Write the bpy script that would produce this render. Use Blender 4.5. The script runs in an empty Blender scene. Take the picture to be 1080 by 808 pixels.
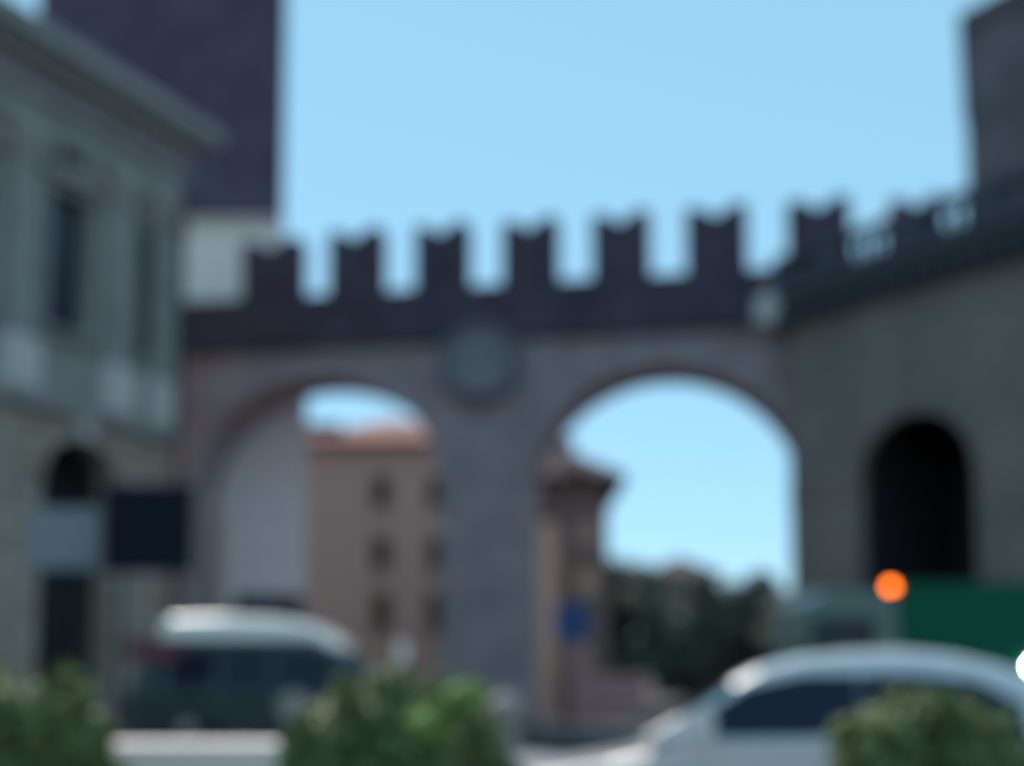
import bpy, bmesh, math, random
from mathutils import Vector, Matrix
random.seed(7)
R = math.radians
SC = bpy.context.scene
COL = SC.collection

# ------------------------------------------------------------------ camera, world, sun, exposure
EYE, F, PITCH, HOR = 1.28, 1300.0, R(5.0), 715.0          # photo pixels of a 1080 x 808 frame
PROW = HOR - F * math.tan(PITCH)
cd = bpy.data.cameras.new('camera')
cam = bpy.data.objects.new('camera', cd); COL.objects.link(cam)
cam.location = (0, 0, EYE); cam.rotation_euler = (R(90) + PITCH, 0, 0)
cd.sensor_width = 36; cd.lens = F / 1080 * 36
cd.shift_y = (PROW - 404) / 1080
cd.clip_end = 3000; cd.clip_start = 0.05
cd.dof.use_dof = True; cd.dof.focus_distance = 0.62; cd.dof.aperture_fstop = 2.85   # focused far too near, as the phone was
SC.camera = cam

SUN_AZ, SUN_EL = R(-30), R(48)                             # azimuth from +Y, negative to the left; the sun stands behind the gate
w = bpy.data.worlds.new('World'); SC.world = w; w.use_nodes = True
nt = w.node_tree; bg = nt.nodes['Background']; bg.inputs['Strength'].default_value = 0.10
sky = nt.nodes.new('ShaderNodeTexSky'); sky.sky_type = 'NISHITA'; sky.sun_disc = False
sky.sun_elevation = SUN_EL; sky.sun_rotation = SUN_AZ
sky.air_density = 0.8; sky.dust_density = 0.0; sky.ozone_density = 1.0; sky.altitude = 100
clear = nt.nodes.new('ShaderNodeMix'); clear.data_type = 'RGBA'; clear.inputs[0].default_value = 0.72   # clear air: an even blue evens out the bright horizon
clear.inputs[7].default_value = (1.9, 3.95, 5.1, 1)
nt.links.new(sky.outputs[0], clear.inputs[6]); nt.links.new(clear.outputs[2], bg.inputs[0])
sd = bpy.data.lights.new('sun', 'SUN'); sd.energy = 2.5; sd.angle = R(0.5); sd.color = (1, .93, .82)
sun = bpy.data.objects.new('sun', sd); COL.objects.link(sun)
sdir = Vector((math.sin(SUN_AZ) * math.cos(SUN_EL), math.cos(SUN_AZ) * math.cos(SUN_EL), math.sin(SUN_EL)))
sun.rotation_euler = sdir.to_track_quat('Z', 'Y').to_euler(); sun.location = (0, 20, 60)
vs = SC.view_settings; vs.view_transform = 'Standard'; vs.look = 'None'; vs.gamma = 1; vs.use_curve_mapping = False
vs.exposure = 0.9

# ------------------------------------------------------------------ helpers
def ray(px, py):
    u = (px - 540) / F; v = (PROW - py) / F
    c, s = math.cos(PITCH), math.sin(PITCH)
    return Vector((u, c - s * v, s + c * v))
def at(px, py, Y):
    d = ray(px, py); return Vector((0, 0, EYE)) + d * (Y / d.y)
class Frame:
    """a vertical facade plane: local x along it, local y across it, z up"""
    def __init__(self, x, y, dx, dy):
        n = math.hypot(dx, dy); self.o = Vector((x, y, 0)); self.x = Vector((dx / n, dy / n, 0))
        self.y = Vector((-self.x.y, self.x.x, 0)); self.rot = math.atan2(dy, dx)
    def sz(self, px, py, yoff=0):
        d = ray(px, py); p0 = self.o + self.y * yoff - Vector((0, 0, EYE))
        t = p0.dot(self.y) / d.dot(self.y)
        p = Vector((0, 0, EYE)) + d * t
        return (p - self.o).dot(self.x), p.z
    def s(self, px, py=560, yoff=0): return self.sz(px, py, yoff)[0]
    def z(self, px, py, yoff=0): return self.sz(px, py, yoff)[1]

def thing(name, label, cat, loc=(0, 0, 0), rz=0, group=None):
    o = bpy.data.objects.new(name, None); COL.objects.link(o)
    o.location = loc; o.rotation_euler = (0, 0, rz); o.empty_display_size = .3
    o['label'] = label; o['category'] = cat
    if group: o['group'] = group
    return o
def obj(name, bm, mat, parent=None, smooth=False, bevel=0):
    if bevel:
        bmesh.ops.bevel(bm, geom=[e for e in bm.edges if len(e.link_faces) == 2 and e.calc_face_angle(0) > R(35)],
                        offset=bevel, segments=2, affect='EDGES', profile=.6)
    bmesh.ops.recalc_face_normals(bm, faces=bm.faces[:])
    me = bpy.data.meshes.new(name); bm.to_mesh(me); bm.free()
    me.materials.append(mat)
    if smooth:
        for p in me.polygons: p.use_smooth = True
    o = bpy.data.objects.new(name, me); COL.objects.link(o)
    if parent: o.parent = parent
    return o
def struct(name, bm, mat):
    o = obj(name, bm, mat); o['kind'] = 'structure'; return o
def tag(o, label, cat, group=None):
    o['label'] = label; o['category'] = cat
    if group: o['group'] = group
    return o
def TRI(bm, fs):
    for f_ in fs: f_.normal_update()
    bmesh.ops.triangulate(bm, faces=fs)
def NB(): return bmesh.new()
def box(bm, x0, x1, y0, y1, z0, z1):
    vs_ = [bm.verts.new(p) for p in ((x0,y0,z0),(x1,y0,z0),(x1,y1,z0),(x0,y1,z0),(x0,y0,z1),(x1,y0,z1),(x1,y1,z1),(x0,y1,z1))]
    for f in ((0,3,2,1),(4,5,6,7),(0,1,5,4),(1,2,6,5),(2,3,7,6),(3,0,4,7)): bm.faces.new([vs_[i] for i in f])
    return bm
def B(*a): return box(NB(), *a)
def prism(bm, pts, a, b, axis='y'):
    """extrude a polygon; axis y: pts are (x,z); axis x: pts are (y,z); axis z: pts are (x,y)"""
    mk = {'y': lambda p, t: (p[0], t, p[1]), 'x': lambda p, t: (t, p[0], p[1]), 'z': lambda p, t: (p[0], p[1], t)}[axis]
    A_ = [bm.verts.new(mk(p, a)) for p in pts]; B_ = [bm.verts.new(mk(p, b)) for p in pts]
    n = len(pts); fs = [bm.faces.new(A_), bm.faces.new(B_[::-1])]
    for i in range(n): bm.faces.new((A_[i], B_[i], B_[(i+1) % n], A_[(i+1) % n]))
    if n > 6: TRI(bm, fs)
    return bm
def lathe(bm, prof, n=20, c=(0, 0, 0), axis='z'):
    rings = []
    for r, h in prof:
        ring = []
        for i in range(n):
            a = 2 * math.pi * i / n; p = (r * math.cos(a), r * math.sin(a), h)
            if axis == 'y': p = (p[0], p[2], p[1])
            if axis == 'x': p = (p[2], p[0], p[1])
            ring.append(bm.verts.new((p[0] + c[0], p[1] + c[1], p[2] + c[2])))
        rings.append(ring)
    for a, b in zip(rings, rings[1:]):
        for i in range(n): bm.faces.new((a[i], a[(i+1) % n], b[(i+1) % n], b[i]))
    bm.faces.new(rings[0]); bm.faces.new(rings[-1]); return bm
def arc(xa, xb, zs, za, n=22):
    """points of a half ellipse from (xb,zs) over the apex to (xa,zs)"""
    c = (xa + xb) / 2; r = (xb - xa) / 2
    return [(c + r * math.cos(math.pi * i / n), zs + (za - zs) * math.sin(math.pi * i / n)) for i in range(n + 1)]
def arch_wall(bm, x0, x1, z1, y0, y1, ops, z0=0):
    pts = [(x0, z0), (x0, z1), (x1, z1), (x1, z0)]
    for xa, xb, zs, za in sorted(ops, reverse=True):
        pts += [(xb, z0)] + arc(xa, xb, zs, za) + [(xa, z0)]
    return prism(bm, pts, y0, y1)
def ring_arch(bm, xa, xb, zs, za, wd, y0, y1):
    """a flat band that follows an arch"""
    i = arc(xa, xb, zs, za); o = arc(xa - wd, xb + wd, zs, za + wd)
    return prism(bm, o + i[::-1], y0, y1)
def hole_wall(bm, x0, x1, z0, z1, y0, y1, holes):
    xs = sorted({x0, x1, *[h[0] for h in holes], *[h[1] for h in holes]}); zs = sorted({z0, z1, *[h[2] for h in holes], *[h[3] for h in holes]})
    V = {}
    def v(x, z):
        if (x, z) not in V: V[(x, z)] = bm.verts.new((x, y0, z))
        return V[(x, z)]
    fs = []
    for a, b in zip(xs, xs[1:]):
        for c, d in zip(zs, zs[1:]):
            mx, mz = (a + b) / 2, (c + d) / 2
            if any(h[0] < mx < h[1] and h[2] < mz < h[3] for h in holes): continue
            fs.append(bm.faces.new((v(a, c), v(b, c), v(b, d), v(a, d))))
    g = bmesh.ops.extrude_face_region(bm, geom=fs)
    bmesh.ops.translate(bm, vec=(0, y1 - y0, 0), verts=[e for e in g['geom'] if isinstance(e, bmesh.types.BMVert)])
    bm.faces.ensure_lookup_table()
    return bm

# ------------------------------------------------------------------ materials
def warm(c): return (c[0] * 1.12, c[1] * .95, c[2] * .95)            # the photograph's colour balance is warmer than the open blue shade
def mat(name, col, rough=.85, var=.18, scale=1.5, metal=0, bump=.15, spec=.35, coat=0, fine=14):
    col = tuple(min(.92, v) for v in warm(col))
    m = bpy.data.materials.new(name); m.use_nodes = True; n = m.node_tree; p = n.nodes['Principled BSDF']; L = n.links
    tc = n.nodes.new('ShaderNodeTexCoord')
    a = n.nodes.new('ShaderNodeTexNoise'); a.inputs['Scale'].default_value = scale; a.inputs['Detail'].default_value = 6
    b = n.nodes.new('ShaderNodeTexNoise'); b.inputs['Scale'].default_value = scale * fine; b.inputs['Detail'].default_value = 4
    L.new(tc.outputs['Object'], a.inputs['Vector']); L.new(tc.outputs['Object'], b.inputs['Vector'])
    ad = n.nodes.new('ShaderNodeMath'); ad.operation = 'ADD'; L.new(a.outputs[0], ad.inputs[0]); L.new(b.outputs[0], ad.inputs[1])
    mr = n.nodes.new('ShaderNodeMapRange'); mr.inputs['From Min'].default_value = .6; mr.inputs['From Max'].default_value = 1.4
    mr.inputs['To Min'].default_value = 1 - var; mr.inputs['To Max'].default_value = 1 + var; L.new(ad.outputs[0], mr.inputs['Value'])
    mx = n.nodes.new('ShaderNodeVectorMath'); mx.operation = 'SCALE'; mx.inputs[0].default_value = col; L.new(mr.outputs[0], mx.inputs['Scale'])
    L.new(mx.outputs[0], p.inputs['Base Color'])
    p.inputs['Roughness'].default_value = rough; p.inputs['Metallic'].default_value = metal
    p.inputs['Specular IOR Level'].default_value = spec; p.inputs['Coat Weight'].default_value = coat
    p.inputs['Coat Roughness'].default_value = .04
    if bump:
        bp = n.nodes.new('ShaderNodeBump'); bp.inputs['Strength'].default_value = bump; bp.inputs['Distance'].default_value = .03
        L.new(b.outputs[0], bp.inputs['Height']); L.new(bp.outputs[0], p.inputs['Normal'])
    return m
def brick(name, c1, c2, mortar, bw=.28, bh=.075, axis='xz', stain=.25):
    c1, c2, mortar = warm(c1), warm(c2), warm(mortar)
    m = bpy.data.materials.new(name); m.use_nodes = True; n = m.node_tree; p = n.nodes['Principled BSDF']; L = n.links
    tc = n.nodes.new('ShaderNodeTexCoord'); sp = n.nodes.new('ShaderNodeSeparateXYZ'); cb = n.nodes.new('ShaderNodeCombineXYZ')
    L.new(tc.outputs['Object'], sp.inputs[0])
    if axis == 'xz':
        sm = n.nodes.new('ShaderNodeMath'); L.new(sp.outputs[0], sm.inputs[0]); L.new(sp.outputs[1], sm.inputs[1]); L.new(sm.outputs[0], cb.inputs[0]); L.new(sp.outputs[2], cb.inputs[1])
    else:
        L.new(sp.outputs[0], cb.inputs[0]); L.new(sp.outputs[1], cb.inputs[1])
    t = n.nodes.new('ShaderNodeTexBrick'); t.inputs['Scale'].default_value = 1; t.inputs['Brick Width'].default_value = bw; t.inputs['Row Height'].default_value = bh
    t.inputs['Mortar Size'].default_value = bh * .12; t.inputs['Color1'].default_value = (*c1, 1); t.inputs['Color2'].default_value = (*c2, 1); t.inputs['Mortar'].default_value = (*mortar, 1)
    L.new(cb.outputs[0], t.inputs['Vector'])
    a = n.nodes.new('ShaderNodeTexNoise'); a.inputs['Scale'].default_value = .8; a.inputs['Detail'].default_value = 8; L.new(tc.outputs['Object'], a.inputs['Vector'])
    mr = n.nodes.new('ShaderNodeMapRange'); mr.inputs['From Min'].default_value = .3; mr.inputs['From Max'].default_value = .7
    mr.inputs['To Min'].default_value = 1 - stain; mr.inputs['To Max'].default_value = 1 + stain; L.new(a.outputs[0], mr.inputs['Value'])
    mx = n.nodes.new('ShaderNodeVectorMath'); mx.operation = 'SCALE'; L.new(t.outputs['Color'], mx.inputs[0]); L.new(mr.outputs[0], mx.inputs['Scale']); L.new(mx.outputs[0], p.inputs['Base Color'])
    bp = n.nodes.new('ShaderNodeBump'); bp.inputs['Strength'].default_value = .4; bp.inputs['Distance'].default_value = .015; bp.invert = True
    L.new(t.outputs['Fac'], bp.inputs['Height']); L.new(bp.outputs[0], p.inputs['Normal'])
    p.inputs['Roughness'].default_value = .9; p.inputs['Specular IOR Level'].default_value = .25
    return m
def lamp_mat(name, col, s):
    m = bpy.data.materials.new(name); m.use_nodes = True; p = m.node_tree.nodes['Principled BSDF']
    p.inputs['Base Color'].default_value = (*col, 1); p.inputs['Emission Color'].default_value = (*col, 1); p.inputs['Emission Strength'].default_value = s
    return m
def leaf_mat(name, c1, c2):
    m = mat(name, c1, rough=.55, var=.1, bump=0, spec=.4); n = m.node_tree; p = n.nodes['Principled BSDF']
    g = n.nodes.new('ShaderNodeNewGeometry'); r = n.nodes.new('ShaderNodeValToRGB')
    r.color_ramp.elements[0].color = (*c1, 1); r.color_ramp.elements[1].color = (*c2, 1)
    n.links.new(g.outputs['Random Per Island'], r.inputs[0]); n.links.new(r.outputs[0], p.inputs['Base Color'])
    tr = n.nodes.new('ShaderNodeBsdfTranslucent'); n.links.new(r.outputs[0], tr.inputs[0])
    mx = n.nodes.new('ShaderNodeMixShader'); mx.inputs[0].default_value = .18
    n.links.new(p.outputs[0], mx.inputs[1]); n.links.new(tr.outputs[0], mx.inputs[2]); n.links.new(mx.outputs[0], n.nodes['Material Output'].inputs[0])
    return m
M = dict(
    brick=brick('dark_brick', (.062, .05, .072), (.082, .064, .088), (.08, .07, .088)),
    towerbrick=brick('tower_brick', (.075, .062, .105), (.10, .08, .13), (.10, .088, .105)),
    greybrick=brick('grey_tower_stone', (.125, .12, .13), (.155, .145, .15), (.14, .13, .135), .5, .22), screen=mat('windscreen_glass', (.03, .04, .045), .05, .05, bump=0, spec=1, coat=1),
    pane=mat('window_glass', (.025, .04, .065), .1, .1, bump=0, spec=.5),
    gate=brick('gate_plaster', (.33, .28, .29), (.38, .32, .33), (.27, .24, .245), .9, .42, stain=.2),
    stone=mat('grey_stone', (.36, .34, .31), .85), cap=mat('pale_stone', (.62, .60, .56), .8, .1),
    palace=mat('palace_plaster', (.31, .32, .295), .9, .25), rustic=brick('rusticated_stone', (.42, .36, .28), (.46, .39, .31), (.26, .22, .18), 1.1, .48, stain=.15),
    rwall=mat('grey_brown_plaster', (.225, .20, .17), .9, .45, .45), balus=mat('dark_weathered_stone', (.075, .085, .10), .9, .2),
    paleplaster=mat('pale_plaster', (.90, .80, .73), .9, .06), greyplaster=mat('light_grey_plaster', (.80, .77, .77), .9, .08),
    tan=mat('tan_plaster', (.62, .45, .36), .9, .12), ochre=mat('ochre_plaster', (.64, .52, .40), .9, .1), brown=mat('brown_plaster', (.22, .18, .165), .9, .15),
    pink=mat('pink_plaster', (.40, .32, .32), .9, .1), terracotta=brick('terracotta_tiles', (.36, .20, .16), (.43, .25, .20), (.25, .12, .10), .22, .4, 'xy'),
    darkroof=brick('dark_tiles', (.10, .075, .07), (.14, .10, .09), (.06, .05, .05), .22, .4, 'xy'),
    glass=mat('dark_glass', (.006, .014, .030), .08, .05, bump=0, spec=.25), woodshade=mat('dark_wood_and_shade', (.03, .028, .032), .7), shutter=mat('brown_shutter', (.11, .065, .05), .8),
    iron=mat('dark_iron', (.03, .032, .035), .5, metal=.6), asphalt=mat('asphalt', (.05, .05, .052), .85, .25, 3), paving=brick('stone_paving', (.24, .23, .22), (.29, .27, .25), (.14, .13, .12), .9, .5, 'xy'),
    kerb=mat('kerb_stone', (.38, .37, .35), .8), silver=mat('silver_paint', (.58, .65, .65), .3, .03, bump=0, metal=.25, coat=.5), white=mat('white_paint', (.88, .86, .80), .35, .05, bump=0, coat=.5),
    green=mat('bottle_green_paint', (.010, .032, .032), .35, .08, bump=0, coat=.4), truck=mat('green_paint', (.005, .10, .055), .6, .08, bump=0, spec=.12), cab=mat('pale_green_paint', (.10, .175, .145), .4, .08, bump=0, coat=.3),
    rubber=mat('rubber', (.02, .02, .02), .9), rim=mat('alloy', (.5, .5, .5), .35, metal=.9), plastic=mat('black_plastic', (.03, .03, .032), .6),
    navy=mat('navy_sign', (.008, .011, .022), .7, .1, spec=.15), palesign=mat('pale_blue_grey_sign', (.28, .31, .33), .6, .08), blue=mat('blue_sign', (.016, .075, .20), .5, .05), red=mat('dark_red_paint', (.13, .03, .045), .5, .1),
    dial=mat('clock_dial', (.25, .25, .27), .7, .1), ring=mat('dark_bronze', (.135, .145, .175), .6, .15),
    bark=mat('bark', (.09, .07, .055), .95, .3, 6), hill=mat('hill', (.05, .065, .05), .95, .3, .05),
    leafA=leaf_mat('bush_leaves', (.10, .145, .04), (.17, .215, .07)), leafB=leaf_mat('tree_leaves', (.10, .12, .09), (.145, .17, .12)), leafC=leaf_mat('bright_leaves', (.17, .27, .05), (.27, .38, .10)),
    amber=lamp_mat('amber_lamp', (1, .17, .008), 6), lampwhite=lamp_mat('white_lamp', (.95, .97, 1), 30), taillens=mat('red_lens', (.25, .02, .03), .2),
)

# ------------------------------------------------------------------ ground
def sheet(pts, z):
    bm = NB(); bm.faces.new([bm.verts.new((x, y, z)) for x, y in pts]); return bm
bm = NB(); hp = [(-420 + i * 40, 430 + 60 * math.sin(i * .5), 14 + 9 * math.sin(i * .7) + 5 * math.sin(i * 1.9)) for i in range(22)]
ha_ = [bm.verts.new((x, y, -2)) for x, y, z in hp]; hb_ = [bm.verts.new((x, y + 120, z)) for x, y, z in hp]; hc_ = [bm.verts.new((x, y + 300, -2)) for x, y, z in hp]
for i in range(21): bm.faces.new((ha_[i], ha_[i+1], hb_[i+1], hb_[i])); bm.faces.new((hb_[i], hb_[i+1], hc_[i+1], hc_[i]))
struct('hills', bm, M['hill'])
struct('ground', sheet([(-600, -200), (600, -200), (600, 1500), (-600, 1500)], 0), M['asphalt'])
PAL = Frame(-8.43, 29.8, -.423, -.906)                      # palace: x runs towards the camera, y out into the street
GATE = Frame(0, 33.02, 1, -.18)                              # gate: x to the right, y away from the camera
c0 = at(834, 560, 31.3); c1 = at(1080, 560, 26.1)
RB = Frame(c0.x, c0.y, c1.x - c0.x, c1.y - c0.y)            # right building: x towards the camera, y into the building
def slab_on(name, fr, x0, x1, y0, y1, z1, m):
    o = struct(name, B(x0, x1, y0, y1, 0.004, z1), m); o.location = fr.o; o.rotation_euler.z = fr.rot; return o
slab_on('pavement', PAL, 0, 24, .02, 2.6, .12, M['paving']); slab_on('kerb', PAL, 0, 24, 2.604, 2.8, .135, M['kerb'])
slab_on('pavement', RB, .2, 12, -2.4, -.02, .12, M['paving']); slab_on('kerb', RB, .2, 12, -2.6, -2.404, .135, M['kerb'])
o = struct('pavement', B(-6, 6, 2.6, 6.1, .004, .12), M['paving']); o = struct('kerb', B(-6, 6, 6.104, 6.3, .004, .135), M['kerb'])
bm = NB()
for i in range(24): box(bm, -9 + i * 1.1, -8.4 + i * 1.1, 17.0, 17.15, .002, .004)
struct('road_marking', bm, M['white'])

# ------------------------------------------------------------------ city gate with two arches
T = 2.0
gate = thing('city_gate', 'long crenellated city gate of grey masonry and dark brick with two wide round arches', 'city gate', GATE.o, GATE.rot)
def op(xl, xr, ys, ya): return (GATE.s(xl, ys), GATE.s(xr, ys), GATE.z((xl + xr) / 2, ys), GATE.z((xl + xr) / 2, ya))
OPS = [op(199, 466, 520, 398), op(556, 851, 526, 386)]
zb = GATE.z(480, 362); zt = GATE.z(510, 302); sL, sR = GATE.s(120), GATE.s(1015)
obj('arch_wall', arch_wall(NB(), sL, GATE.s(886), zb, 0, T, OPS), M['gate'], gate)
for a in OPS:
    obj('arch_moulding', ring_arch(NB(), *a, .32, -.05, .05), M['gate'], gate)
    for x in (a[0], a[1]): obj('impost', B(x - .35, x + .06, -.09, .4, a[2] - .22, a[2]) if x == a[0] else B(x - .06, x + .35, -.09, .4, a[2] - .22, a[2]), M['stone'], gate)
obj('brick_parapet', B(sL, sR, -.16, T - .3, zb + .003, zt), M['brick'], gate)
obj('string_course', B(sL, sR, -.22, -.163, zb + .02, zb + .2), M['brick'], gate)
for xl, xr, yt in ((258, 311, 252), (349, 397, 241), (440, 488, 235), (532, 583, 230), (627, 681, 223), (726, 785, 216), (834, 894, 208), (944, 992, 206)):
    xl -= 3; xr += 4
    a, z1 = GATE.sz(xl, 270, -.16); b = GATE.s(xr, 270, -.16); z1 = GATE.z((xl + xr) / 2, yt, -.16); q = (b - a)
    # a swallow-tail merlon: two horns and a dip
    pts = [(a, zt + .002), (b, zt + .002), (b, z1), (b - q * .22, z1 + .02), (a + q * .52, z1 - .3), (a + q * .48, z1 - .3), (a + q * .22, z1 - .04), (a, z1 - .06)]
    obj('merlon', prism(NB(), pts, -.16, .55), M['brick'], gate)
# clock between the arches
cx, cz = GATE.sz(508, 384); rr = GATE.s(549, 384) - cx
cl = thing('wall_clock', 'large round clock with a dark ring, on the pier between the two gate arches', 'clock', GATE.o + GATE.x * cx, GATE.rot)
obj('rim', prism(NB(), [(rr * math.cos(i * math.pi / 16), cz + rr * math.sin(i * math.pi / 16)) for i in range(33)] + [(rr * .76 * math.cos(i * math.pi / 16), cz + rr * .76 * math.sin(i * math.pi / 16)) for i in range(32, -1, -1)], -.36, -.02), M['ring'], cl)
obj('dial', lathe(NB(), [(rr * .75, -.27), (rr * .75, -.2)], 40, (0, 0, cz), 'y'), M['dial'], cl)
for i in range(12):
    a = i * math.pi / 6; c, s = math.sin(a), math.cos(a)
    pts = [(c * r_ + s * t_, cz + s * r_ - c * t_) for r_, t_ in ((rr * .58, -.03), (rr * .7, -.03), (rr * .7, .03), (rr * .58, .03))]
    obj('hour_mark', prism(NB(), pts, -.285, -.273), M['iron'], cl)
for a, ln in ((R(300), rr * .4), (R(60), rr * .6)):
    c, s = math.sin(a), math.cos(a)
    obj('hand', prism(NB(), [(c * r_ + s * t_, cz + s * r_ - c * t_) for r_, t_ in ((-.12, -.03), (ln, -.015), (ln, .015), (-.12, .03))], -.31 if ln > .7 else -.302, -.305 if ln > .7 else -.29), M['iron'], cl)

# ------------------------------------------------------------------ towers
def tower(name, label, pts, h, m, capm=None, caph=.5, out=.25):
    c = Vector((sum(p[0] for p in pts) / len(pts), sum(p[1] for p in pts) / len(pts)))
    t = thing(name, label, 'tower', (c.x, c.y, 0)); q = [(p[0] - c.x, p[1] - c.y) for p in pts]
    obj('shaft', prism(NB(), q, 0, h, 'z'), m, t)
    k = lambda s_: [(x * (1 + s_ / math.hypot(x, y)), y * (1 + s_ / math.hypot(x, y))) for x, y in q]
    obj('coping', prism(NB(), k(out), h + .002, h + caph, 'z'), capm or m, t)
    return t, q
P2 = lambda px, Y, py=150: (at(px, py, Y).x, Y)
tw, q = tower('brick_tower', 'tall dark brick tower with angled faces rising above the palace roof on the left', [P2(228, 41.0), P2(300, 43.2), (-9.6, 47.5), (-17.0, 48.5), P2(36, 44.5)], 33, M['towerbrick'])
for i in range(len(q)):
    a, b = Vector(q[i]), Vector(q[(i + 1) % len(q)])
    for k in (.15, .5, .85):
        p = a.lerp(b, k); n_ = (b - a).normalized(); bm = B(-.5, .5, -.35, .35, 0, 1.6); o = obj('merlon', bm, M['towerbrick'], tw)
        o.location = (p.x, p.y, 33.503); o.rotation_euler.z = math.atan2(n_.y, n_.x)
zr = at(1030, -6, 29.6).z
tower('stone_tower', 'grey brown square tower at the right end of the gate, above the balustrade', [P2(1019, 30.6), P2(1175, 27.2), (17.5, 32.5), P2(1019, 35.6)], zr - .5, M['greybrick'], M['greybrick'], .5, .12)

# ------------------------------------------------------------------ pale block at the foot of the brick tower
pb0, pb1 = at(160, 260, 39.6), at(290, 260, 39.6)
ph = thing('pale_house', 'small house top showing over the gate below the brick tower, painted pale as if sunlit', 'house', ((pb0.x + pb1.x) / 2, 39.6, 0))
hw = (pb1.x - pb0.x) / 2; zz = at(240, 236, 39.6).z
obj('wall', B(-hw, hw, 0, .9, 0, zz), M['paleplaster'], ph); obj('roof', prism(NB(), [(-.25, zz + .003), (-.25, zz + .1), (.95, zz + .3), (.95, zz + .003)], -hw - .1, hw, 'x'), M['paleplaster'], ph)  # near-white plaster puts the sunlight on this block into its colour

# ------------------------------------------------------------------ palace on the left
pal = thing('palace', 'grey classical palace on the left with pilasters, heavy cornice and tan rusticated ground floor', 'palace', PAL.o, PAL.rot)
ztop = at(238, 140, 30.2).z; LEN = 22; zg = PAL.z(60, 425); ze = ztop - 2.0
wins = [PAL.s(p, 250) for p in (166, 72)]; step = wins[1] - wins[0]; wins += [wins[1] + step * k for k in (1, 2, 3)]; HW = .62
zl0, zl1 = PAL.z(72, 352), PAL.z(72, 205); zm0, zm1 = PAL.z(72, 176), PAL.z(72, 140)
holes = []
for s in wins: holes += [(s - HW, s + HW, zl0, zl1), (s - HW * .7, s + HW * .7, zm0, zm1)]
obj('upper_wall', hole_wall(NB(), 0, LEN, zg, ze, -.45, 0, holes), M['palace'], pal)
dl, dr = PAL.s(118, 560), PAL.s(40, 560); door = (dl, dr, PAL.z(78, 505), PAL.z(78, 463))
ground_ops = [door] + [(s - .8, s + .8, door[2] - .2, door[3] - .25) for s in wins[2:]]
obj('ground_storey', arch_wall(NB(), 0, LEN, zg - .003, -.45, .06, ground_ops), M['rustic'], pal)
obj('rear_wall', B(0, LEN, -8, -7.6, 0, ze), M['palace'], pal); obj('end_wall', B(-.002, .4, -7.59, -.455, 0, ze), M['palace'], pal); obj('roof', B(-.3, LEN, -8.2, .2, ztop + .003, ztop + .25), M['darkroof'], pal)
obj('floor_slab', B(.41, LEN, -7.59, -.46, zg - .3, zg - .05), M['woodshade'], pal)
bm = NB(); [box(bm, -o_, LEN, -8, o_, ze + a, ze + b) for a, b, o_ in ((0.002, .62, .12), (.624, .8, .3), (.804, 1.35, .16), (1.354, 1.62, .55), (1.624, 2.0, .85))]
ent = obj('cornice', bm, M['palace'], pal)
dn = NB()
for i in range(60): box(dn, i * .36, i * .36 + .18, .163, .42, ze + 1.12, ze + 1.35)
obj('dentil_course', dn, M['palace'], ent)
obj('string_course', B(0, LEN, .062, .3, zg - .25, zg - .003), M['palace'], pal)
for s in wins:
    for (a, b, hwid, big) in ((zl0, zl1, HW, 1), (zm0, zm1, HW * .7, 0)):
        wn = obj('window', B(s - hwid, s + hwid, -.32, -.28, a, b), M['pane'], pal)
        fr_ = NB(); t_ = .16
        box(fr_, s - hwid - t_, s - hwid, .002, .07, a, b); box(fr_, s + hwid, s + hwid + t_, .002, .07, a, b); box(fr_, s - hwid - t_, s + hwid + t_, .002, .09, b + .001, b + t_)
        obj('frame', fr_, M['palace'], wn)
        mu = NB(); box(mu, s - .03, s + .03, -.278, -.24, a, b); box(mu, s - hwid, s - .032, -.278, -.245, (a * .35 + b * .65), (a * .35 + b * .65) + .05); box(mu, s + .032, s + hwid, -.278, -.245, (a * .35 + b * .65), (a * .35 + b * .65) + .05)
        obj('glazing_bar', mu, M['woodshade'], wn)
        obj('sill', B(s - hwid - .25, s + hwid + .25, .002, .18, a - .14, a - .001), M['palace'], wn)
        if big: obj('lintel', B(s - hwid - .3, s + hwid + .3, .002, .22, b + t_ + .1, b + t_ + .28), M['palace'], wn)
for i in range(-1, 5):
    s = (wins[0] + wins[1]) / 2 + step * (i - 0); 
    if i == -1: s = .42
    w_ = .36
    pl = obj('pilaster', B(s - w_, s + w_, .003, .2, zg + 1.15, ze - .75), M['palace'], pal)
    cp = NB(); box(cp, s - w_ - .05, s + w_ + .05, .003, .26, ze - .748, ze - .5); box(cp, s - w_ - .12, s + w_ + .12, .003, .32, ze - .498, ze - .2); box(cp, s - w_ - .18, s + w_ + .18, .003, .36, ze - .198, ze - .01)
    obj('capital', cp, M['stone'], pl)
    obj('pedestal', B(s - w_ - .12, s + w_ + .12, .003, .34, zg + .05, zg + 1.148), M['cap'], pl)
for k, a in enumerate(ground_ops):
    if k == 0:
        d_ = obj('doorway', ring_arch(NB(), *a, .3, .062, .14), M['rustic'], pal)
        obj('door_leaf', B(a[0] - .1, a[1] + .1, -1.2, -1.1, 0, a[3]), M['woodshade'], d_); obj('keystone', prism(NB(), [((a[0] + a[1]) / 2 - .14, a[3] - .02), ((a[0] + a[1]) / 2 + .14, a[3] - .02), ((a[0] + a[1]) / 2 + .22, a[3] + .5), ((a[0] + a[1]) / 2 - .22, a[3] + .5)], .145, .24), M['cap'], d_)
    else:
        d_ = obj('shop_window', B(a[0] - .1, a[1] + .1, -.6, -.5, 0, a[3]), M['glass'], pal)
obj('drainpipe', lathe(NB(), [(.06, 0), (.06, ze)], 10, (.12, .42, 0)), M['iron'], pal)

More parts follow.
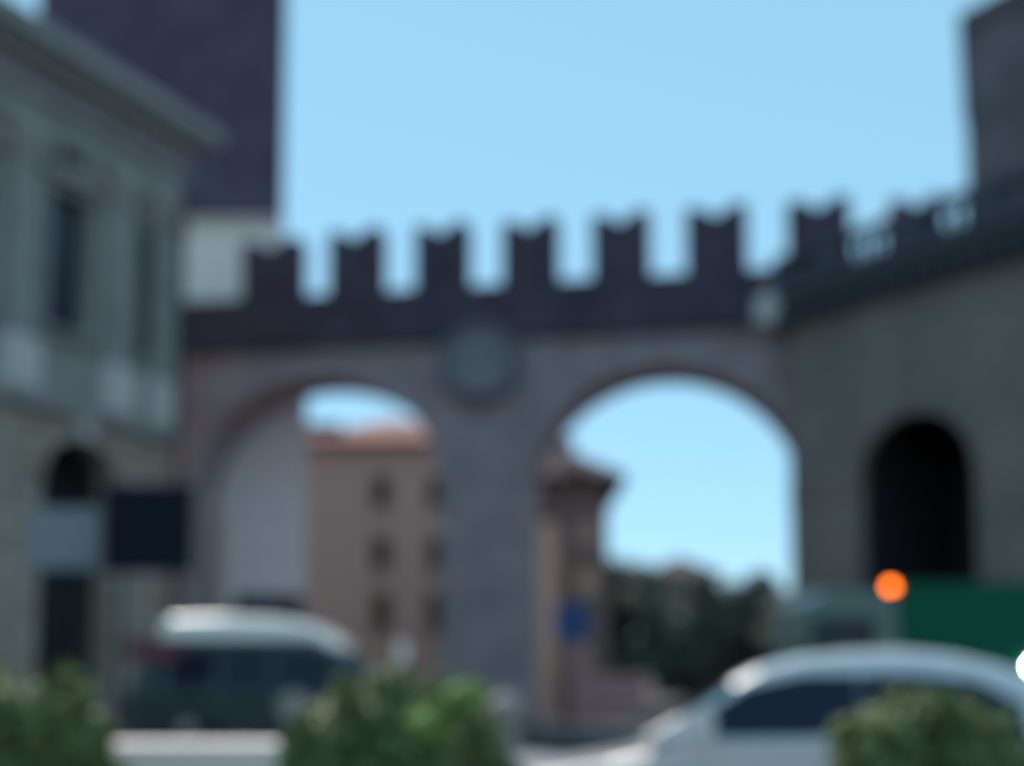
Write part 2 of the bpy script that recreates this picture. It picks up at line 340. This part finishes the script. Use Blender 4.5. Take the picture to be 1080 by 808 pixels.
# ------------------------------------------------------------------ building on the right with balustrade and dark archway
rb = thing('balustraded_building', 'grey brown building on the right with roof balustrade and one deep dark archway', 'building', RB.o, RB.rot)
zc = RB.z(834, 344); zr_ = RB.z(920, 238, -.2); LR = 12
ra, rb_ = RB.s(907, 560), RB.s(1031, 560); rop = (ra, rb_, RB.z(970, 500), RB.z(970, 434))
obj('wall', arch_wall(NB(), 0, LR, zc, 0, .22, [rop]), M['rwall'], rb)
obj('arch_moulding', ring_arch(NB(), *rop, .25, -.05, .04), M['rwall'], rb)
obj('impost_course', B(0, ra - .26, -.06, -.002, rop[2] - .2, rop[2]), M['rwall'], rb)
obj('side_wall', B(0.001, .5, .705, 7, 0, zc), M['rwall'], rb); obj('passage_wall', B(ra - .6, ra - .03,   .225, 5, 0, zc - .5), M['woodshade'], rb); obj('passage_wall', B(rb_ + .03, rb_ + .6,   .225, 5, 0, zc - .5), M['woodshade'], rb)  # passage sides near-black: the archway's shade is put into their colour
obj('passage_door', B(ra - .14, rb_ + .14, 4.0, 4.2, 0, zc - .5), M['woodshade'], rb); obj('passage_vault', B(ra - .6, rb_ + .6, .225, 5, zc - .497, zc - .2), M['woodshade'], rb); obj('rear_wall', B(0.51, LR, 7, 7.4, 0, zc), M['rwall'], rb); obj('roof', B(0.0, LR, .705, 7, zc + .3, zc + .5), M['balus'], rb)  # the vault also carries the archway's shade in its colour
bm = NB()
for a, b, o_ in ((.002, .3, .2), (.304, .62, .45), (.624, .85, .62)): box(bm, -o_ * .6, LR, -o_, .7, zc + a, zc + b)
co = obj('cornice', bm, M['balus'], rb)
bd = NB()
for i in range(26): box(bd, .1 + i * .45, .3 + i * .45, -.42, -.202, zc + .06, zc + .3)
obj('modillion_row', bd, M['balus'], co)
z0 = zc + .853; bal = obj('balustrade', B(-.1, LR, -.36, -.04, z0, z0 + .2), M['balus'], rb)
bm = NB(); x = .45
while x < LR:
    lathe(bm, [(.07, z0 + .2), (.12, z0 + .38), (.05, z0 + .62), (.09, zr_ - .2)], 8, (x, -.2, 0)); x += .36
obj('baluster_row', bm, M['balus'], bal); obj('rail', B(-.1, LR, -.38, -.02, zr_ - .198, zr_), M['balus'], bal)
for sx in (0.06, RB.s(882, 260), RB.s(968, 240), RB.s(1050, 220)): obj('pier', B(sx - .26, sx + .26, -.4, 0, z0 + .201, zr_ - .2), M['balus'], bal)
p = at(808, 324, 31.0); l_ = (p - RB.o); lx, ly = l_.dot(RB.x), l_.dot(RB.y)
sh = obj('sunlit_block', prism(NB(), [(-.30, -.42), (.14, -.48), (.36, .30), (.1, .50), (-.24, .22)], -.15, .15), M['cap'], rb, bevel=.05); sh.location = (lx, ly, p.z); sh.rotation_euler.z = -RB.rot  # pale block added at the corner, a sunlit patch put into colour
obj('bracket', B(lx - .1, lx + .6, ly + .25, ly + .5, p.z - .5, p.z - .2), M['balus'], rb)

# ------------------------------------------------------------------ houses beyond the gate
def house(name, label, x0, x1, y, depth, zw, m, wins=(), over=.5, rise=1.6, rm='terracotta', hip=True, winm='shutter'):
    cxh = (x0 + x1) / 2; t = thing(name, label, 'house', (cxh, y, 0)); hw_ = (x1 - x0) / 2
    holes_ = [(a - cxh, b - cxh, c, d) for a, b, c, d in wins]
    obj('wall', hole_wall(NB(), -hw_, hw_, 0, zw, 0, .35, holes_), m, t)
    bm = NB(); box(bm, -hw_, -hw_ + .35, .353, depth, 0, zw); box(bm, hw_ - .35, hw_, .353, depth, 0, zw); box(bm, -hw_ + .352, hw_ - .352, depth - .35, depth, 0, zw); obj('side_wall', bm, m, t)
    for a, b, c, d in holes_:
        wn = obj('window', B(a, b, .2, .25, c, d), M[winm], t); obj('sill', B(a - .1, b + .1, -.12, -.002, c - .12, c), M['stone'], wn)
    if rm:
        bm = NB(); e = over; ridge = min(hw_, depth / 2) * .9 if hip else 0
        lo = [bm.verts.new(p) for p in ((-hw_ - e, -e, zw), (hw_ + e, -e, zw), (hw_ + e, depth + e, zw), (-hw_ - e, depth + e, zw))]
        up = [bm.verts.new(p) for p in ((-hw_ - e, -e, zw + .18), (hw_ + e, -e, zw + .18), (hw_ + e, depth + e, zw + .18), (-hw_ - e, depth + e, zw + .18))]
        r1 = bm.verts.new((-hw_ - e + ridge + (e if hip else 0), depth / 2, zw + rise)); r2 = bm.verts.new((hw_ + e - ridge - (e if hip else 0), depth / 2, zw + rise))
        bm.faces.new(lo[::-1])
        for i in range(4): bm.faces.new((lo[i], lo[(i + 1) % 4], up[(i + 1) % 4], up[i]))
        bm.faces.new((up[0], up[1], r2, r1)); bm.faces.new((up[1], up[2], r2)); bm.faces.new((up[2], up[3], r1, r2)); bm.faces.new((up[3], up[0], r1))
        obj('roof', bm, M[rm], t)
    return t
def wr(px, py, wpx, hpx, Y):
    a, b = at(px - wpx / 2, py + hpx / 2, Y), at(px + wpx / 2, py - hpx / 2, Y); return (a.x, b.x, a.z, b.z)
# left arch: tall pale house on the near side of the street, tan house with a tiled roof further on
gx0, gx1 = at(196, 560, 37.1).x, at(321, 520, 36.9).x
gh = house('grey_house', 'tall light grey plain house with a straight corner seen through the left arch', gx0, gx1, 37.0, 2.0, 11.2, M['greyplaster'], [], .05, .3, 'darkroof'); gh.rotation_euler.z = R(9)
YB = 58
th = house('tan_house', 'tan house with pinkish tiled roof and shuttered windows seen through the left arch', at(312, 560, YB).x, at(500, 560, YB).x, YB, 9, at(400, 470, YB).z, M['tan'],
           [wr(px, py, 20, h_, YB) for px in (402, 460) for py, h_ in ((518, 32), (583, 34), (645, 40))], .6, 2.2)
chp = at(341, 456, YB + 1.5)
obj('chimney', B(chp.x - th.location.x - .9, chp.x - th.location.x + .9, 1.0, 2.2, at(400, 470, YB).z, chp.z + .35), M['brown'], th)
house('lit_jamb_panel', 'ochre panel painted as the lit reveal inside the left jamb of the left arch', at(192, 600, 36.72).x, at(236, 600, 36.72).x, 36.72, .3, at(222, 545, 36.72).z, M['ochre'], [], 0, .2, None)  # added panel: warm light on the jamb reveal is put into its colour
aw0, aw1 = at(246, 640, 36.4), at(316, 640, 36.4)
aw = thing('awning', 'dark awning on the light grey house just above the white vehicle roof', 'awning', ((aw0.x + aw1.x) / 2, 36.98, 0), R(9)); ha = (aw1.x - aw0.x) / 2
za = at(280, 626, 36.3).z; obj('canopy', prism(NB(), [(0, za), (-1.2, za - .6), (-1.2, za - .8), (0, za - .1)], -ha, ha, 'x'), M['navy'], aw)
for s in (-1, 1): obj('arm', B(s * (ha - .1) - .03, s * (ha - .1) + .03, -1.15, -.02, za - .86, za - .81), M['iron'], aw)
# right arch: ochre strip of a house, brown house with dark eaves, low pink wall
YO = 41
house('ochre_house', 'narrow ochre plastered house front beside the pier inside the right arch', at(515, 600, YO).x, at(588, 600, YO).x, YO, 5, at(570, 548, YO).z, M['ochre'], [], .05, .25, 'darkroof')
YN = 47
bh = house('brown_house', 'tall brown house with a dark overhanging roof, left side of the right arch', at(540, 560, YN).x, at(641, 560, YN).x, YN, 7, at(610, 508, YN).z, M['brown'], [wr(621, 611, 22, 30, YN), wr(621, 560, 18, 26, YN)], .7, 2.0, 'darkroof', winm='ochre')
cc = at(597, 474, YN); obj('chimney', B(cc.x - bh.location.x - .32, cc.x - bh.location.x + .32, 0.2, .9, at(610, 508, YN).z + .2, cc.z + .5), M['pink'], bh)
YW = 39
gw = thing('garden_wall', 'low pinkish wall with one taller pillar behind the blue sign', 'wall', (at(633, 700, YW).x, YW, 0))
g0, g1, gm = at(598, 716, YW), at(682, 716, YW), gw.location.x
obj('wall', B(at(623, 716, YW).x - gm, g1.x - gm, 0, .4, 0, g0.z), M['pink'], gw); obj('coping', B(at(623, 716, YW).x - gm, g1.x - gm + .1, -.06, .46, g0.z + .002, g0.z + .1), M['cap'], gw)
obj('pillar', B(g0.x - gm, at(622, 716, YW).x - gm, -.1, .5, 0, at(610, 678, YW).z), M['pink'], gw)
YR = 84
house('red_roofed_house', 'distant house with a dark reddish roof behind the trees in the right arch', at(688, 600, YR).x, at(756, 600, YR).x, YR, 6, at(720, 608, YR).z, M['brown'], [wr(720, 640, 20, 20, YR)], .5, 1.6, 'darkroof')

# ------------------------------------------------------------------ foliage
def leaves(bm, centre, rad, n, size, flat=.8):
    for _ in range(n):
        while True:
            d = Vector((random.gauss(0, 1), random.gauss(0, 1), random.gauss(0, 1)))
            if d.length > .01: break
        d.normalize(); r_ = random.random() ** .45
        p = Vector(centre) + Vector((d.x * rad[0], d.y * rad[1], d.z * rad[2])) * r_
        nrm = (d + Vector((random.uniform(-flat, flat), random.uniform(-flat, flat), random.uniform(-.2, flat)))).normalized()
        t1 = nrm.orthogonal().normalized(); t2 = nrm.cross(t1); a = random.uniform(0, 6.28); u = t1 * math.cos(a) + t2 * math.sin(a); v = nrm.cross(u)
        s = size * random.uniform(.6, 1.3)
        q_ = [bm.verts.new(p + u * s), bm.verts.new(p + v * s * .45 + nrm * s * .12), bm.verts.new(p - u * s * .8), bm.verts.new(p - v * s * .45 + nrm * s * .12)]
        bm.faces.new(q_)
def limb(bm, a, b, r0, r1, n=7):
    a, b = Vector(a), Vector(b); d = (b - a).normalized(); t1 = d.orthogonal().normalized(); t2 = d.cross(t1)
    A_, B_ = [[bm.verts.new(c + (t1 * math.cos(2 * math.pi * i / n) + t2 * math.sin(2 * math.pi * i / n)) * r_) for i in range(n)] for c, r_ in ((a, r0), (b, r1))]
    for i in range(n): bm.faces.new((A_[i], A_[(i + 1) % n], B_[(i + 1) % n], B_[i]))
    bm.faces.new(A_[::-1]); bm.faces.new(B_)
def tree(label, px, Y, ytop, wpx, zlow):
    top = at(px, ytop, Y); rad = wpx / 2 / F * Y; h = top.z
    t = thing('tree', label, 'tree', (top.x, Y, 0), 0, 'trees beyond the right arch')
    bm = NB(); limb(bm, (0, 0, 0), (.1, 0, h * .45), .22, .15)
    for k in range(6):
        a = k * 1.05 + random.random(); limb(bm, (.07, 0, h * (.3 + .02 * k)), (math.cos(a) * rad * .6, math.sin(a) * rad * .5, h * random.uniform(.55, .8)), .09, .03, 5)
    obj('trunk', bm, M['bark'], t)
    bm = NB(); ch = (h - zlow)
    for k in range(34):
        a = random.uniform(0, 6.28); e = random.uniform(-.95, .95); c_ = math.sqrt(1 - e * e) * random.uniform(.45, .8)
        r_ = rad * random.uniform(.28, .42)
        leaves(bm, (math.cos(a) * rad * c_, math.sin(a) * rad * c_, zlow + ch * (.5 + .42 * e)), (r_, r_, min(r_, ch * .22)), 270, .23)
    obj('crown', bm, M['leafB'], t)
tree('dark green tree beside the brown house, inside the right arch', 652, 56, 588, 130, .1)
tree('broad dull green tree in front of the distant reddish roof', 723, 60, 590, 104, .2)
tree('rounded tree whose crown slopes down between the reddish roof and the right arch edge', 786, 63, 600, 104, .2)
tree('lowest green tree against the right jamb of the arch', 842, 58, 618, 104, .1)
def bush(label, px0, px1, ytop, Y, m, lump):
    a, b = at(px0, ytop, Y), at(px1, ytop, Y); cx_ = (a.x + b.x) / 2; rad = (b.x - a.x) / 2; h = a.z
    t = thing('bush', label, 'bush', (cx_, Y, .12), 0, 'clipped bushes along the front')
    bm = NB()
    for k in range(9):
        an = k * .7; limb(bm, (math.cos(an) * .05, math.sin(an) * .05, 0), (math.cos(an) * rad * .6, math.sin(an) * rad * .45, h * random.uniform(.55, .8)), .016, .006, 5)
    obj('stem', bm, M['bark'], t)
    bm = NB(); hh = h - .12
    for (lx_, lz, lr, n_) in lump: leaves(bm, (lx_ * rad * random.uniform(.9, 1.1), random.uniform(-.1, .05), lz * hh), (lr * rad, lr * rad, lr * rad), int(n_ * 1.7), .034)
    for k in range(16):                                      # stray shoots
        an = random.uniform(.1, 3.04); p0 = Vector((math.cos(an) * rad * .82, random.uniform(-.2, .1), hh * .60 + math.sin(an) * hh * .27))
        for j in range(4): leaves(bm, p0 + Vector((math.cos(an), 0, 1.2)) * .022 * j, (.025, .025, .03), 9, .026)
    obj('foliage', bm, m, t)
    return t
base = [(-.8, .6, .3, 350), (.8, .6, .3, 350), (0, .62, .5, 500), (-.3, .68, .4, 400), (.3, .68, .4, 400), (-.45, .25, .52, 500), (.4, .25, .55, 500), (0, .45, .6, 600), (-.5, .55, .48, 500), (.5, .55, .48, 500)]
bush('wide mid green bush in the middle of the front row', 300, 542, 682, 4.5, M['leafA'], base + [(-.1, .79, .46, 600), (-.55, .72, .42, 500), (.35, .75, .42, 500), (.58, .70, .40, 400)])
bush('dull green bush cut by the left frame edge', -70, 130, 672, 4.5, M['leafA'], base + [(-.3, .77, .45, 600), (.3, .76, .45, 600), (.65, .72, .33, 400)])
bush('dark green bush in front of the silver car door', 858, 1080, 708, 4.3, M['leafA'], base + [(0, .8, .5, 700), (-.5, .76, .45, 500), (.5, .76, .45, 500)])
o = thing('bush_sprig', 'small bright yellow green sprig at the right of the middle bush', 'sprig', (at(490, 760, 3.98).x, 3.98, .12))
s_ = at(488, 735, 3.98); bm = NB(); limb(bm, (0, 0, 0), (0, 0, s_.z - .14), .01, .005, 5); obj('stem', bm, M['bark'], o)
bm = NB(); leaves(bm, (0, 0, s_.z - .12), (.075, .06, .06), 130, .032); leaves(bm, (-.1, 0, s_.z - .2), (.09, .06, .07), 130, .032); obj('foliage', bm, M['leafC'], o)

# ------------------------------------------------------------------ stone block and bollard
a, b = at(86, 790, 5.0), at(312, 790, 5.0)
blk = thing('stone_parapet', 'short pale stone parapet between the left and middle bushes', 'parapet', ((a.x + b.x) / 2, 5.2, .12)); hb = (b.x - a.x) / 2
zt_ = at(200, 786, 5.0).z - .12
obj('base', B(-hb + .04, hb - .04, -.16, .16, 0, zt_ - .121), M['paleplaster'], blk); obj('coping', B(-hb, hb, -.2, .2, zt_ - .12, zt_), M['paleplaster'], blk, bevel=.035)
bp = at(533, 745, 12)
bo = thing('bollard', 'pale stone bollard with a rounded head beside the middle bush', 'bollard', (bp.x, 12, 0)); zb_ = at(533, 732, 12).z
obj('post', lathe(NB(), [(.17, 0), (.17, .1), (.13, .12), (.12, zb_ - .34), (.10, zb_ - .3)], 18), M['stone'], bo, True)
obj('head', lathe(NB(), [(.10, zb_ - .299), (.165, zb_ - .24), (.17, zb_ - .12), (.13, zb_ - .03), (.04, zb_)], 18), M['stone'], bo, True)

# ------------------------------------------------------------------ signs
def sign(name, label, px0, px1, y0, y1, Y, m, posts=(.5,), cat='sign', panel='panel'):
    a, b = at(px0, y1, Y), at(px1, y0, Y); cxs = (a.x + b.x) / 2; h_ = (b.x - a.x) / 2
    t = thing(name, label, cat, (cxs, Y, 0))
    obj(panel, B(-h_, h_, -.03, .03, a.z, b.z), m, t, bevel=.012)
    for k in posts: obj('post', lathe(NB(), [(.04, 0), (.04, b.z - .05)], 12, (-h_ + 2 * h_ * k, .075, 0)), M['iron'], t, True)
    return t
sign('signboard', 'large dark navy signboard in front of the gate foot on the left', 108, 204, 511, 604, 18, M['navy'], (.2, .8))
sign('signboard', 'smaller pale blue grey signboard in front of the palace doorway', 32, 104, 536, 600, 19, M['palesign'], (.5,))
sign('red_sign', 'small dark red panel at the left end of the white vehicle roof', 134, 188, 674, 697, 12.3, M['red'], (.5,))
sign('road_sign', 'blue square road sign on a pole inside the right arch', 585, 622, 637, 676, 26, M['blue'], (.4,), 'road sign')

# ------------------------------------------------------------------ vehicles
def wheel(parent, x, y, r, wd):
    w_ = obj('wheel', lathe(NB(), [(r * .7, -wd / 2), (r * .95, -wd / 2), (r, -wd * .3), (r, wd * .3), (r * .95, wd / 2), (r * .7, wd / 2)], 24, (0, 0, 0), 'y'), M['rubber'], parent, False); w_.location = (x, y, r)
    obj('rim', lathe(NB(), [(r * .66, -wd / 2 - .01), (r * .6, -wd / 2 - .02), (r * .2, -wd / 2 + .03), (r * .1, -wd / 2)], 24, (0, 0, 0), 'y'), M['rim'], w_)
    return w_
def wrap(bm, prof, rows):
    """a shell from a closed side outline prof [(x,z)] repeated at each row's y; rows = [(y, inset fraction)]"""
    cxm = sum(p[0] for p in prof) / len(prof); czm = sum(p[1] for p in prof) / len(prof); rings = []
    for y, k in rows: rings.append([bm.verts.new((cxm + (p[0] - cxm) * (1 - k * .4), y, czm + (p[1] - czm) * (1 - k))) for p in prof])
    n = len(prof)
    for a, b in zip(rings, rings[1:]):
        for i in range(n): bm.faces.new((a[i], a[(i + 1) % n], b[(i + 1) % n], b[i]))
    f = [bm.faces.new(rings[0]), bm.faces.new(rings[-1][::-1])]; TRI(bm, f); return bm
# silver car: near side at Y=7.0, nose to the left
YS = 7.0; WH = .86
px_ = lambda x: at(x, 715, YS).x; pz = lambda y: EYE + (715 - y) / F * YS
xf = px_(455); SCR = R(-9); piv = Vector((at(900, 715, YS).x, YS, 0)); so = piv + Matrix.Rotation(SCR, 3, 'Z') @ (Vector((xf, YS + WH, 0)) - piv)
sc = thing('silver_car', 'silver car parked facing left with a smooth arched roof, behind the right bush', 'car', so, SCR)
X = lambda x: px_(x) - xf
LB = 4.35; belt = pz(780)
low = [(0.02, .30), (0, .48), (.04, .62), (.25, .74), (X(560), pz(820)), (X(640), pz(806)), (X(700), pz(790)), (X(735), belt), (3.3, belt + .03), (4.0, belt + .06), (4.28, .86), (LB, .62), (LB, .35), (4.2, .24), (3.86, .24)]
low += [(3.5 + .34 * math.cos(R(a)), .24 + .34 * math.sin(R(a)) + .06) for a in range(0, 181, 20)] + [(3.14, .22), (1.18, .22)] + [(.84 + .34 * math.cos(R(a)), .3 + .34 * math.sin(R(a))) for a in range(0, 181, 20)] + [(.46, .24)]
obj('body', wrap(NB(), low, [(-WH, .06), (-WH + .04, 0), (WH - .04, 0), (WH, .06)]), M['silver'], sc)
top = [(X(x), pz(y)) for x, y in ((676, 781), (735, 745), (772, 720), (805, 703), (850, 691), (900, 685), (960, 683), (1015, 689), (1060, 700), (1095, 714))] + [(3.75, belt + .18), (4.05, belt + .055)]
roofh = max(p[1] for p in top)
def cabin(pts, yo, yin, zlo, zhi):
    bm = NB(); n = len(pts); f_ = lambda z: yo + (yin - yo) * max(0, min(1, (z - zlo) / (zhi - zlo))); rings = []
    for k, dz in ((-1, .085), (-.965, .04), (-.9, .012), (-.7, 0), (.7, 0), (.9, .012), (.965, .04), (1, .085)):   # the roof rounds down to the sides
        rings.append([bm.verts.new((x, k * f_(z), z - dz * max(0, min(1, (z - zlo) / .25)))) for x, z in pts])
    for p, q_ in zip(rings, rings[1:]):
        for i in range(n): bm.faces.new((p[i], p[(i + 1) % n], q_[(i + 1) % n], q_[i]))
    TRI(bm, [bm.faces.new(rings[0]), bm.faces.new(rings[-1][::-1])]); return bm
obj('roof', cabin(top, WH - .05, WH - .22, belt, roofh), M['silver'], sc)
def panes(pts, out, name, par):
    f_ = lambda z: (WH - .05) + (-.17) * max(0, min(1, (z - belt) / (roofh - belt))) + out
    for s in (-1, 1):
        bm = NB(); A_ = [bm.verts.new((x, s * f_(z), z)) for x, z in pts]; B_ = [bm.verts.new((x, s * (f_(z) - .012), z)) for x, z in pts]; n = len(pts)
        fs = [bm.faces.new(A_), bm.faces.new(B_[::-1])]
        for i in range(n): bm.faces.new((A_[i], A_[(i + 1) % n], B_[(i + 1) % n], B_[i]))
        TRI(bm, fs); obj(name, bm, M['glass'], par)
panes([(X(722), pz(779)), (X(750), pz(750)), (X(790), pz(724)), (X(850), pz(711)), (X(908), pz(711)), (X(908), pz(776))], .016, 'side_window', sc)
panes([(X(911), pz(776)), (X(911), pz(711)), (X(970), pz(711)), (X(1030), pz(718)), (X(1075), pz(742)), (X(1075), pz(772))], .016, 'side_window', sc)
bm = NB(); a0, a1 = (X(680), pz(781)), (X(800), pz(707)); 
for dz in (0, ): 
    v = [bm.verts.new((a0[0], -.74, a0[1] + .01)), bm.verts.new((a0[0], .74, a0[1] + .01)), bm.verts.new((X(730), .7, pz(744))), bm.verts.new((X(772), .66, pz(715))), bm.verts.new((X(772), -.66, pz(715))), bm.verts.new((X(730), -.7, pz(744)))]
    bm.faces.new((v[0], v[1], v[2], v[5])); bm.faces.new((v[5], v[2], v[3], v[4]))
obj('windscreen', bm, M['screen'], sc)
wm = obj('wing_mirror', B(-.07, .09, -WH - .2, -WH - .02, belt + .02, belt + .15), M['silver'], sc, bevel=.03); wm.location = (X(738), 0, 0)
obj('headlight', B(.1, .42, -WH - .004, -WH + .2, .60, .71), M['rim'], sc, bevel=.02); obj('headlight', B(.1, .42, WH - .2, WH + .004, .60, .71), M['rim'], sc, bevel=.02)
dh = obj('door', B(X(742), X(908), -WH - .006, -WH + .02, .34, belt - .05), M['silver'], sc); obj('handle', B(X(870), X(902), -WH - .04, -WH - .008, belt - .12, belt - .09), M['silver'], dh)
for x in (.84, 3.5):
    for y in (-WH + .1, WH - .1): wheel(sc, x, y, .30, .2)
# dark green wagon with a white roof, nose to the right
YV = 13.0; q = YV / F; VH = .8
vx = lambda x: at(x, 715, YV).x; vz = lambda y: EYE + (715 - y) * q
x0 = vx(128); wg = thing('green_wagon', 'bottle green boxy off-road wagon with a white roof, behind the middle bush', 'car', (x0, YV + VH, 0))
V = lambda x: vx(x) - x0
zr1, zr0, zbl = vz(650), vz(678), vz(734)
LV = V(505)
lowv = [(0, .5), (0.0, zbl), (V(420), zbl), (V(428), zbl - .06), (LV - .05, zbl - .1), (LV, zbl - .25), (LV, .5), (LV - .3, .42)]
lowv += [(LV - .72 + .42 * math.cos(R(a)), .42 + .42 * math.sin(R(a))) for a in range(0, 181, 20)] + [(1.3, .42)] + [(.8 + .42 * math.cos(R(a)), .42 + .42 * math.sin(R(a))) for a in range(0, 181, 20)] + [(.15, .42)]
obj('body', wrap(NB(), lowv, [(-VH, .02), (-VH + .03, 0), (VH - .03, 0), (VH, .02)]), M['green'], wg)
f = lambda z: VH - .02 - .08 * (z - zbl) / (zr1 - zbl)
bm = NB(); pts = [(V(132), zbl + .002), (V(158), zr0), (V(352), zr0 - .04), (V(419), zbl + .002)]
VA = [bm.verts.new((x, -f(z), z)) for x, z in pts]; VB = [bm.verts.new((x, f(z), z)) for x, z in pts]
bm.faces.new(VA); bm.faces.new(VB[::-1]); [bm.faces.new((VA[i], VA[(i + 1) % 4], VB[(i + 1) % 4], VB[i])) for i in range(4)]
obj('upper_body', bm, M['green'], wg)
rw_ = f(zr0) + .05; obj('roof', wrap(NB(), [(V(163), zr0 + .002), (V(161), zr0 + .16), (V(172), zr1), (V(230), zr1 + .02), (V(295), zr1 - .01), (V(332), vz(660)), (V(357), vz(680)), (V(358), vz(690)), (V(343), zr0 - .02), (V(334), zr0 + .002)], [(-rw_, .5), (-rw_ + .03, .22), (-rw_ + .1, .05), (-rw_ + .22, 0), (rw_ - .22, 0), (rw_ - .1, .05), (rw_ - .03, .22), (rw_, .5)]), M['white'], wg)
for a_, b_ in ((176, 226), (233, 284), (291, 332)):
    for s in (-1, 1):
        bm = NB(); pts = [(V(a_), zbl + .06), (V(b_ + (54 if b_ == 332 else 0)), zbl + .06), (V(b_), zr0 - .05), (V(a_), zr0 - .05)]
        v1 = [bm.verts.new((x, s * (f(z) + .012), z)) for x, z in pts]; v2 = [bm.verts.new((x, s * (f(z) + .002), z)) for x, z in pts]
        bm.faces.new(v1); bm.faces.new(v2[::-1]); [bm.faces.new((v1[i], v1[(i + 1) % 4], v2[(i + 1) % 4], v2[i])) for i in range(4)]
        obj('side_window', bm, M['glass'], wg)
mm = obj('wing_mirror', B(-.05, .06, -.14, .12, -.11, .11), M['paleplaster'], wg, bevel=.03); mm.location = (V(424), -VH - .02, vz(688))
obj('mirror_arm', B(V(424) - .02, V(424) + .02, -VH - .02, -VH + .06, vz(688) - .62, vz(688) - .112), M['iron'], wg)
obj('door_highlight', lathe(NB(), [(.16, -.012), (.17, .0)], 28, (V(311), -VH - .009, vz(746)), 'y'), M['stone'], wg)  # highlight on the door painted as a pale disc
obj('fuel_cap', lathe(NB(), [(.07, -.02), (.09, .0)], 20, (V(198), -VH - .004, vz(768)), 'y'), M['stone'], wg)
d_ = obj('door', B(V(290), V(378), -VH - .008, -VH + .02, .5, zbl - .03), M['green'], wg); obj('handle', B(V(334), V(348), -VH - .04, -VH - .01, zbl - .14, zbl - .11), M['iron'], d_)
obj('tail_light', B(-.02, .05, -VH + .02, -VH + .14, .8, 1.02), M['taillens'], wg)
obj('bumper', B(LV - .02, LV + .1, -VH, VH, .42, .58), M['iron'], wg); obj('bumper', B(-.1, .02, -VH, VH, .42, .58), M['iron'], wg)
for x in (.8, LV - .72):
    for y in (-VH + .12, VH - .12): wheel(wg, x, y, .38, .22)
# green truck with an amber beacon, nose to the left
YT = 16.0; TH = 1.1; tx = lambda x: at(x, 715, YT).x; tz = lambda y: EYE + (715 - y) * YT / F
x0 = tx(850); tr = thing('green_truck', 'green box truck with a paler cab and a lit amber beacon, behind the silver car', 'truck', (x0, YT + TH, 0)); V = lambda x: tx(x) - x0
zc1 = tz(622); LTR = 5.4
obj('chassis', B(.3, LTR, -TH + .2, TH - .2, .5, .72), M['iron'], tr)
obj('cab', prism(NB(), [(0, .5), (0, tz(668)), (V(860), tz(634)), (V(872), zc1), (V(950), zc1), (V(950), .5)], -TH + .05, TH - .05), M['cab'], tr, bevel=.05)
for s in (-1, 1): obj('cab_window', prism(NB(), [(V(853), tz(692)), (V(860), tz(650)), (V(926), tz(650)), (V(926), tz(692))], s * (TH - .045), s * (TH - .03)), M['glass'], tr)
obj('cargo_box', B(V(952), LTR, -TH, TH, .74, tz(614)), M['truck'], tr, bevel=.04)
bc = obj('beacon', lathe(NB(), [(.058, 0), (.058, .06), (.04, .10)], 16), M['amber'], tr, True); bc.location = (V(945), -TH + .12, tz(622))
obj('beacon_base', lathe(NB(), [(.09, 0), (.09, .05)], 16, (V(945), -TH + .12, tz(622) - .055)), M['plastic'], bc and tr)
sl = obj('side_lamp', lathe(NB(), [(.05, -.03), (.06, 0)], 16, (0, 0, 0), 'y'), M['lampwhite'], tr); sl.location = (V(1090), -TH - .01, tz(703))
for x in (.75, LTR - 1.0):
    for y in (-TH + .15, TH - .15): wheel(tr, x, y, .42, .26)
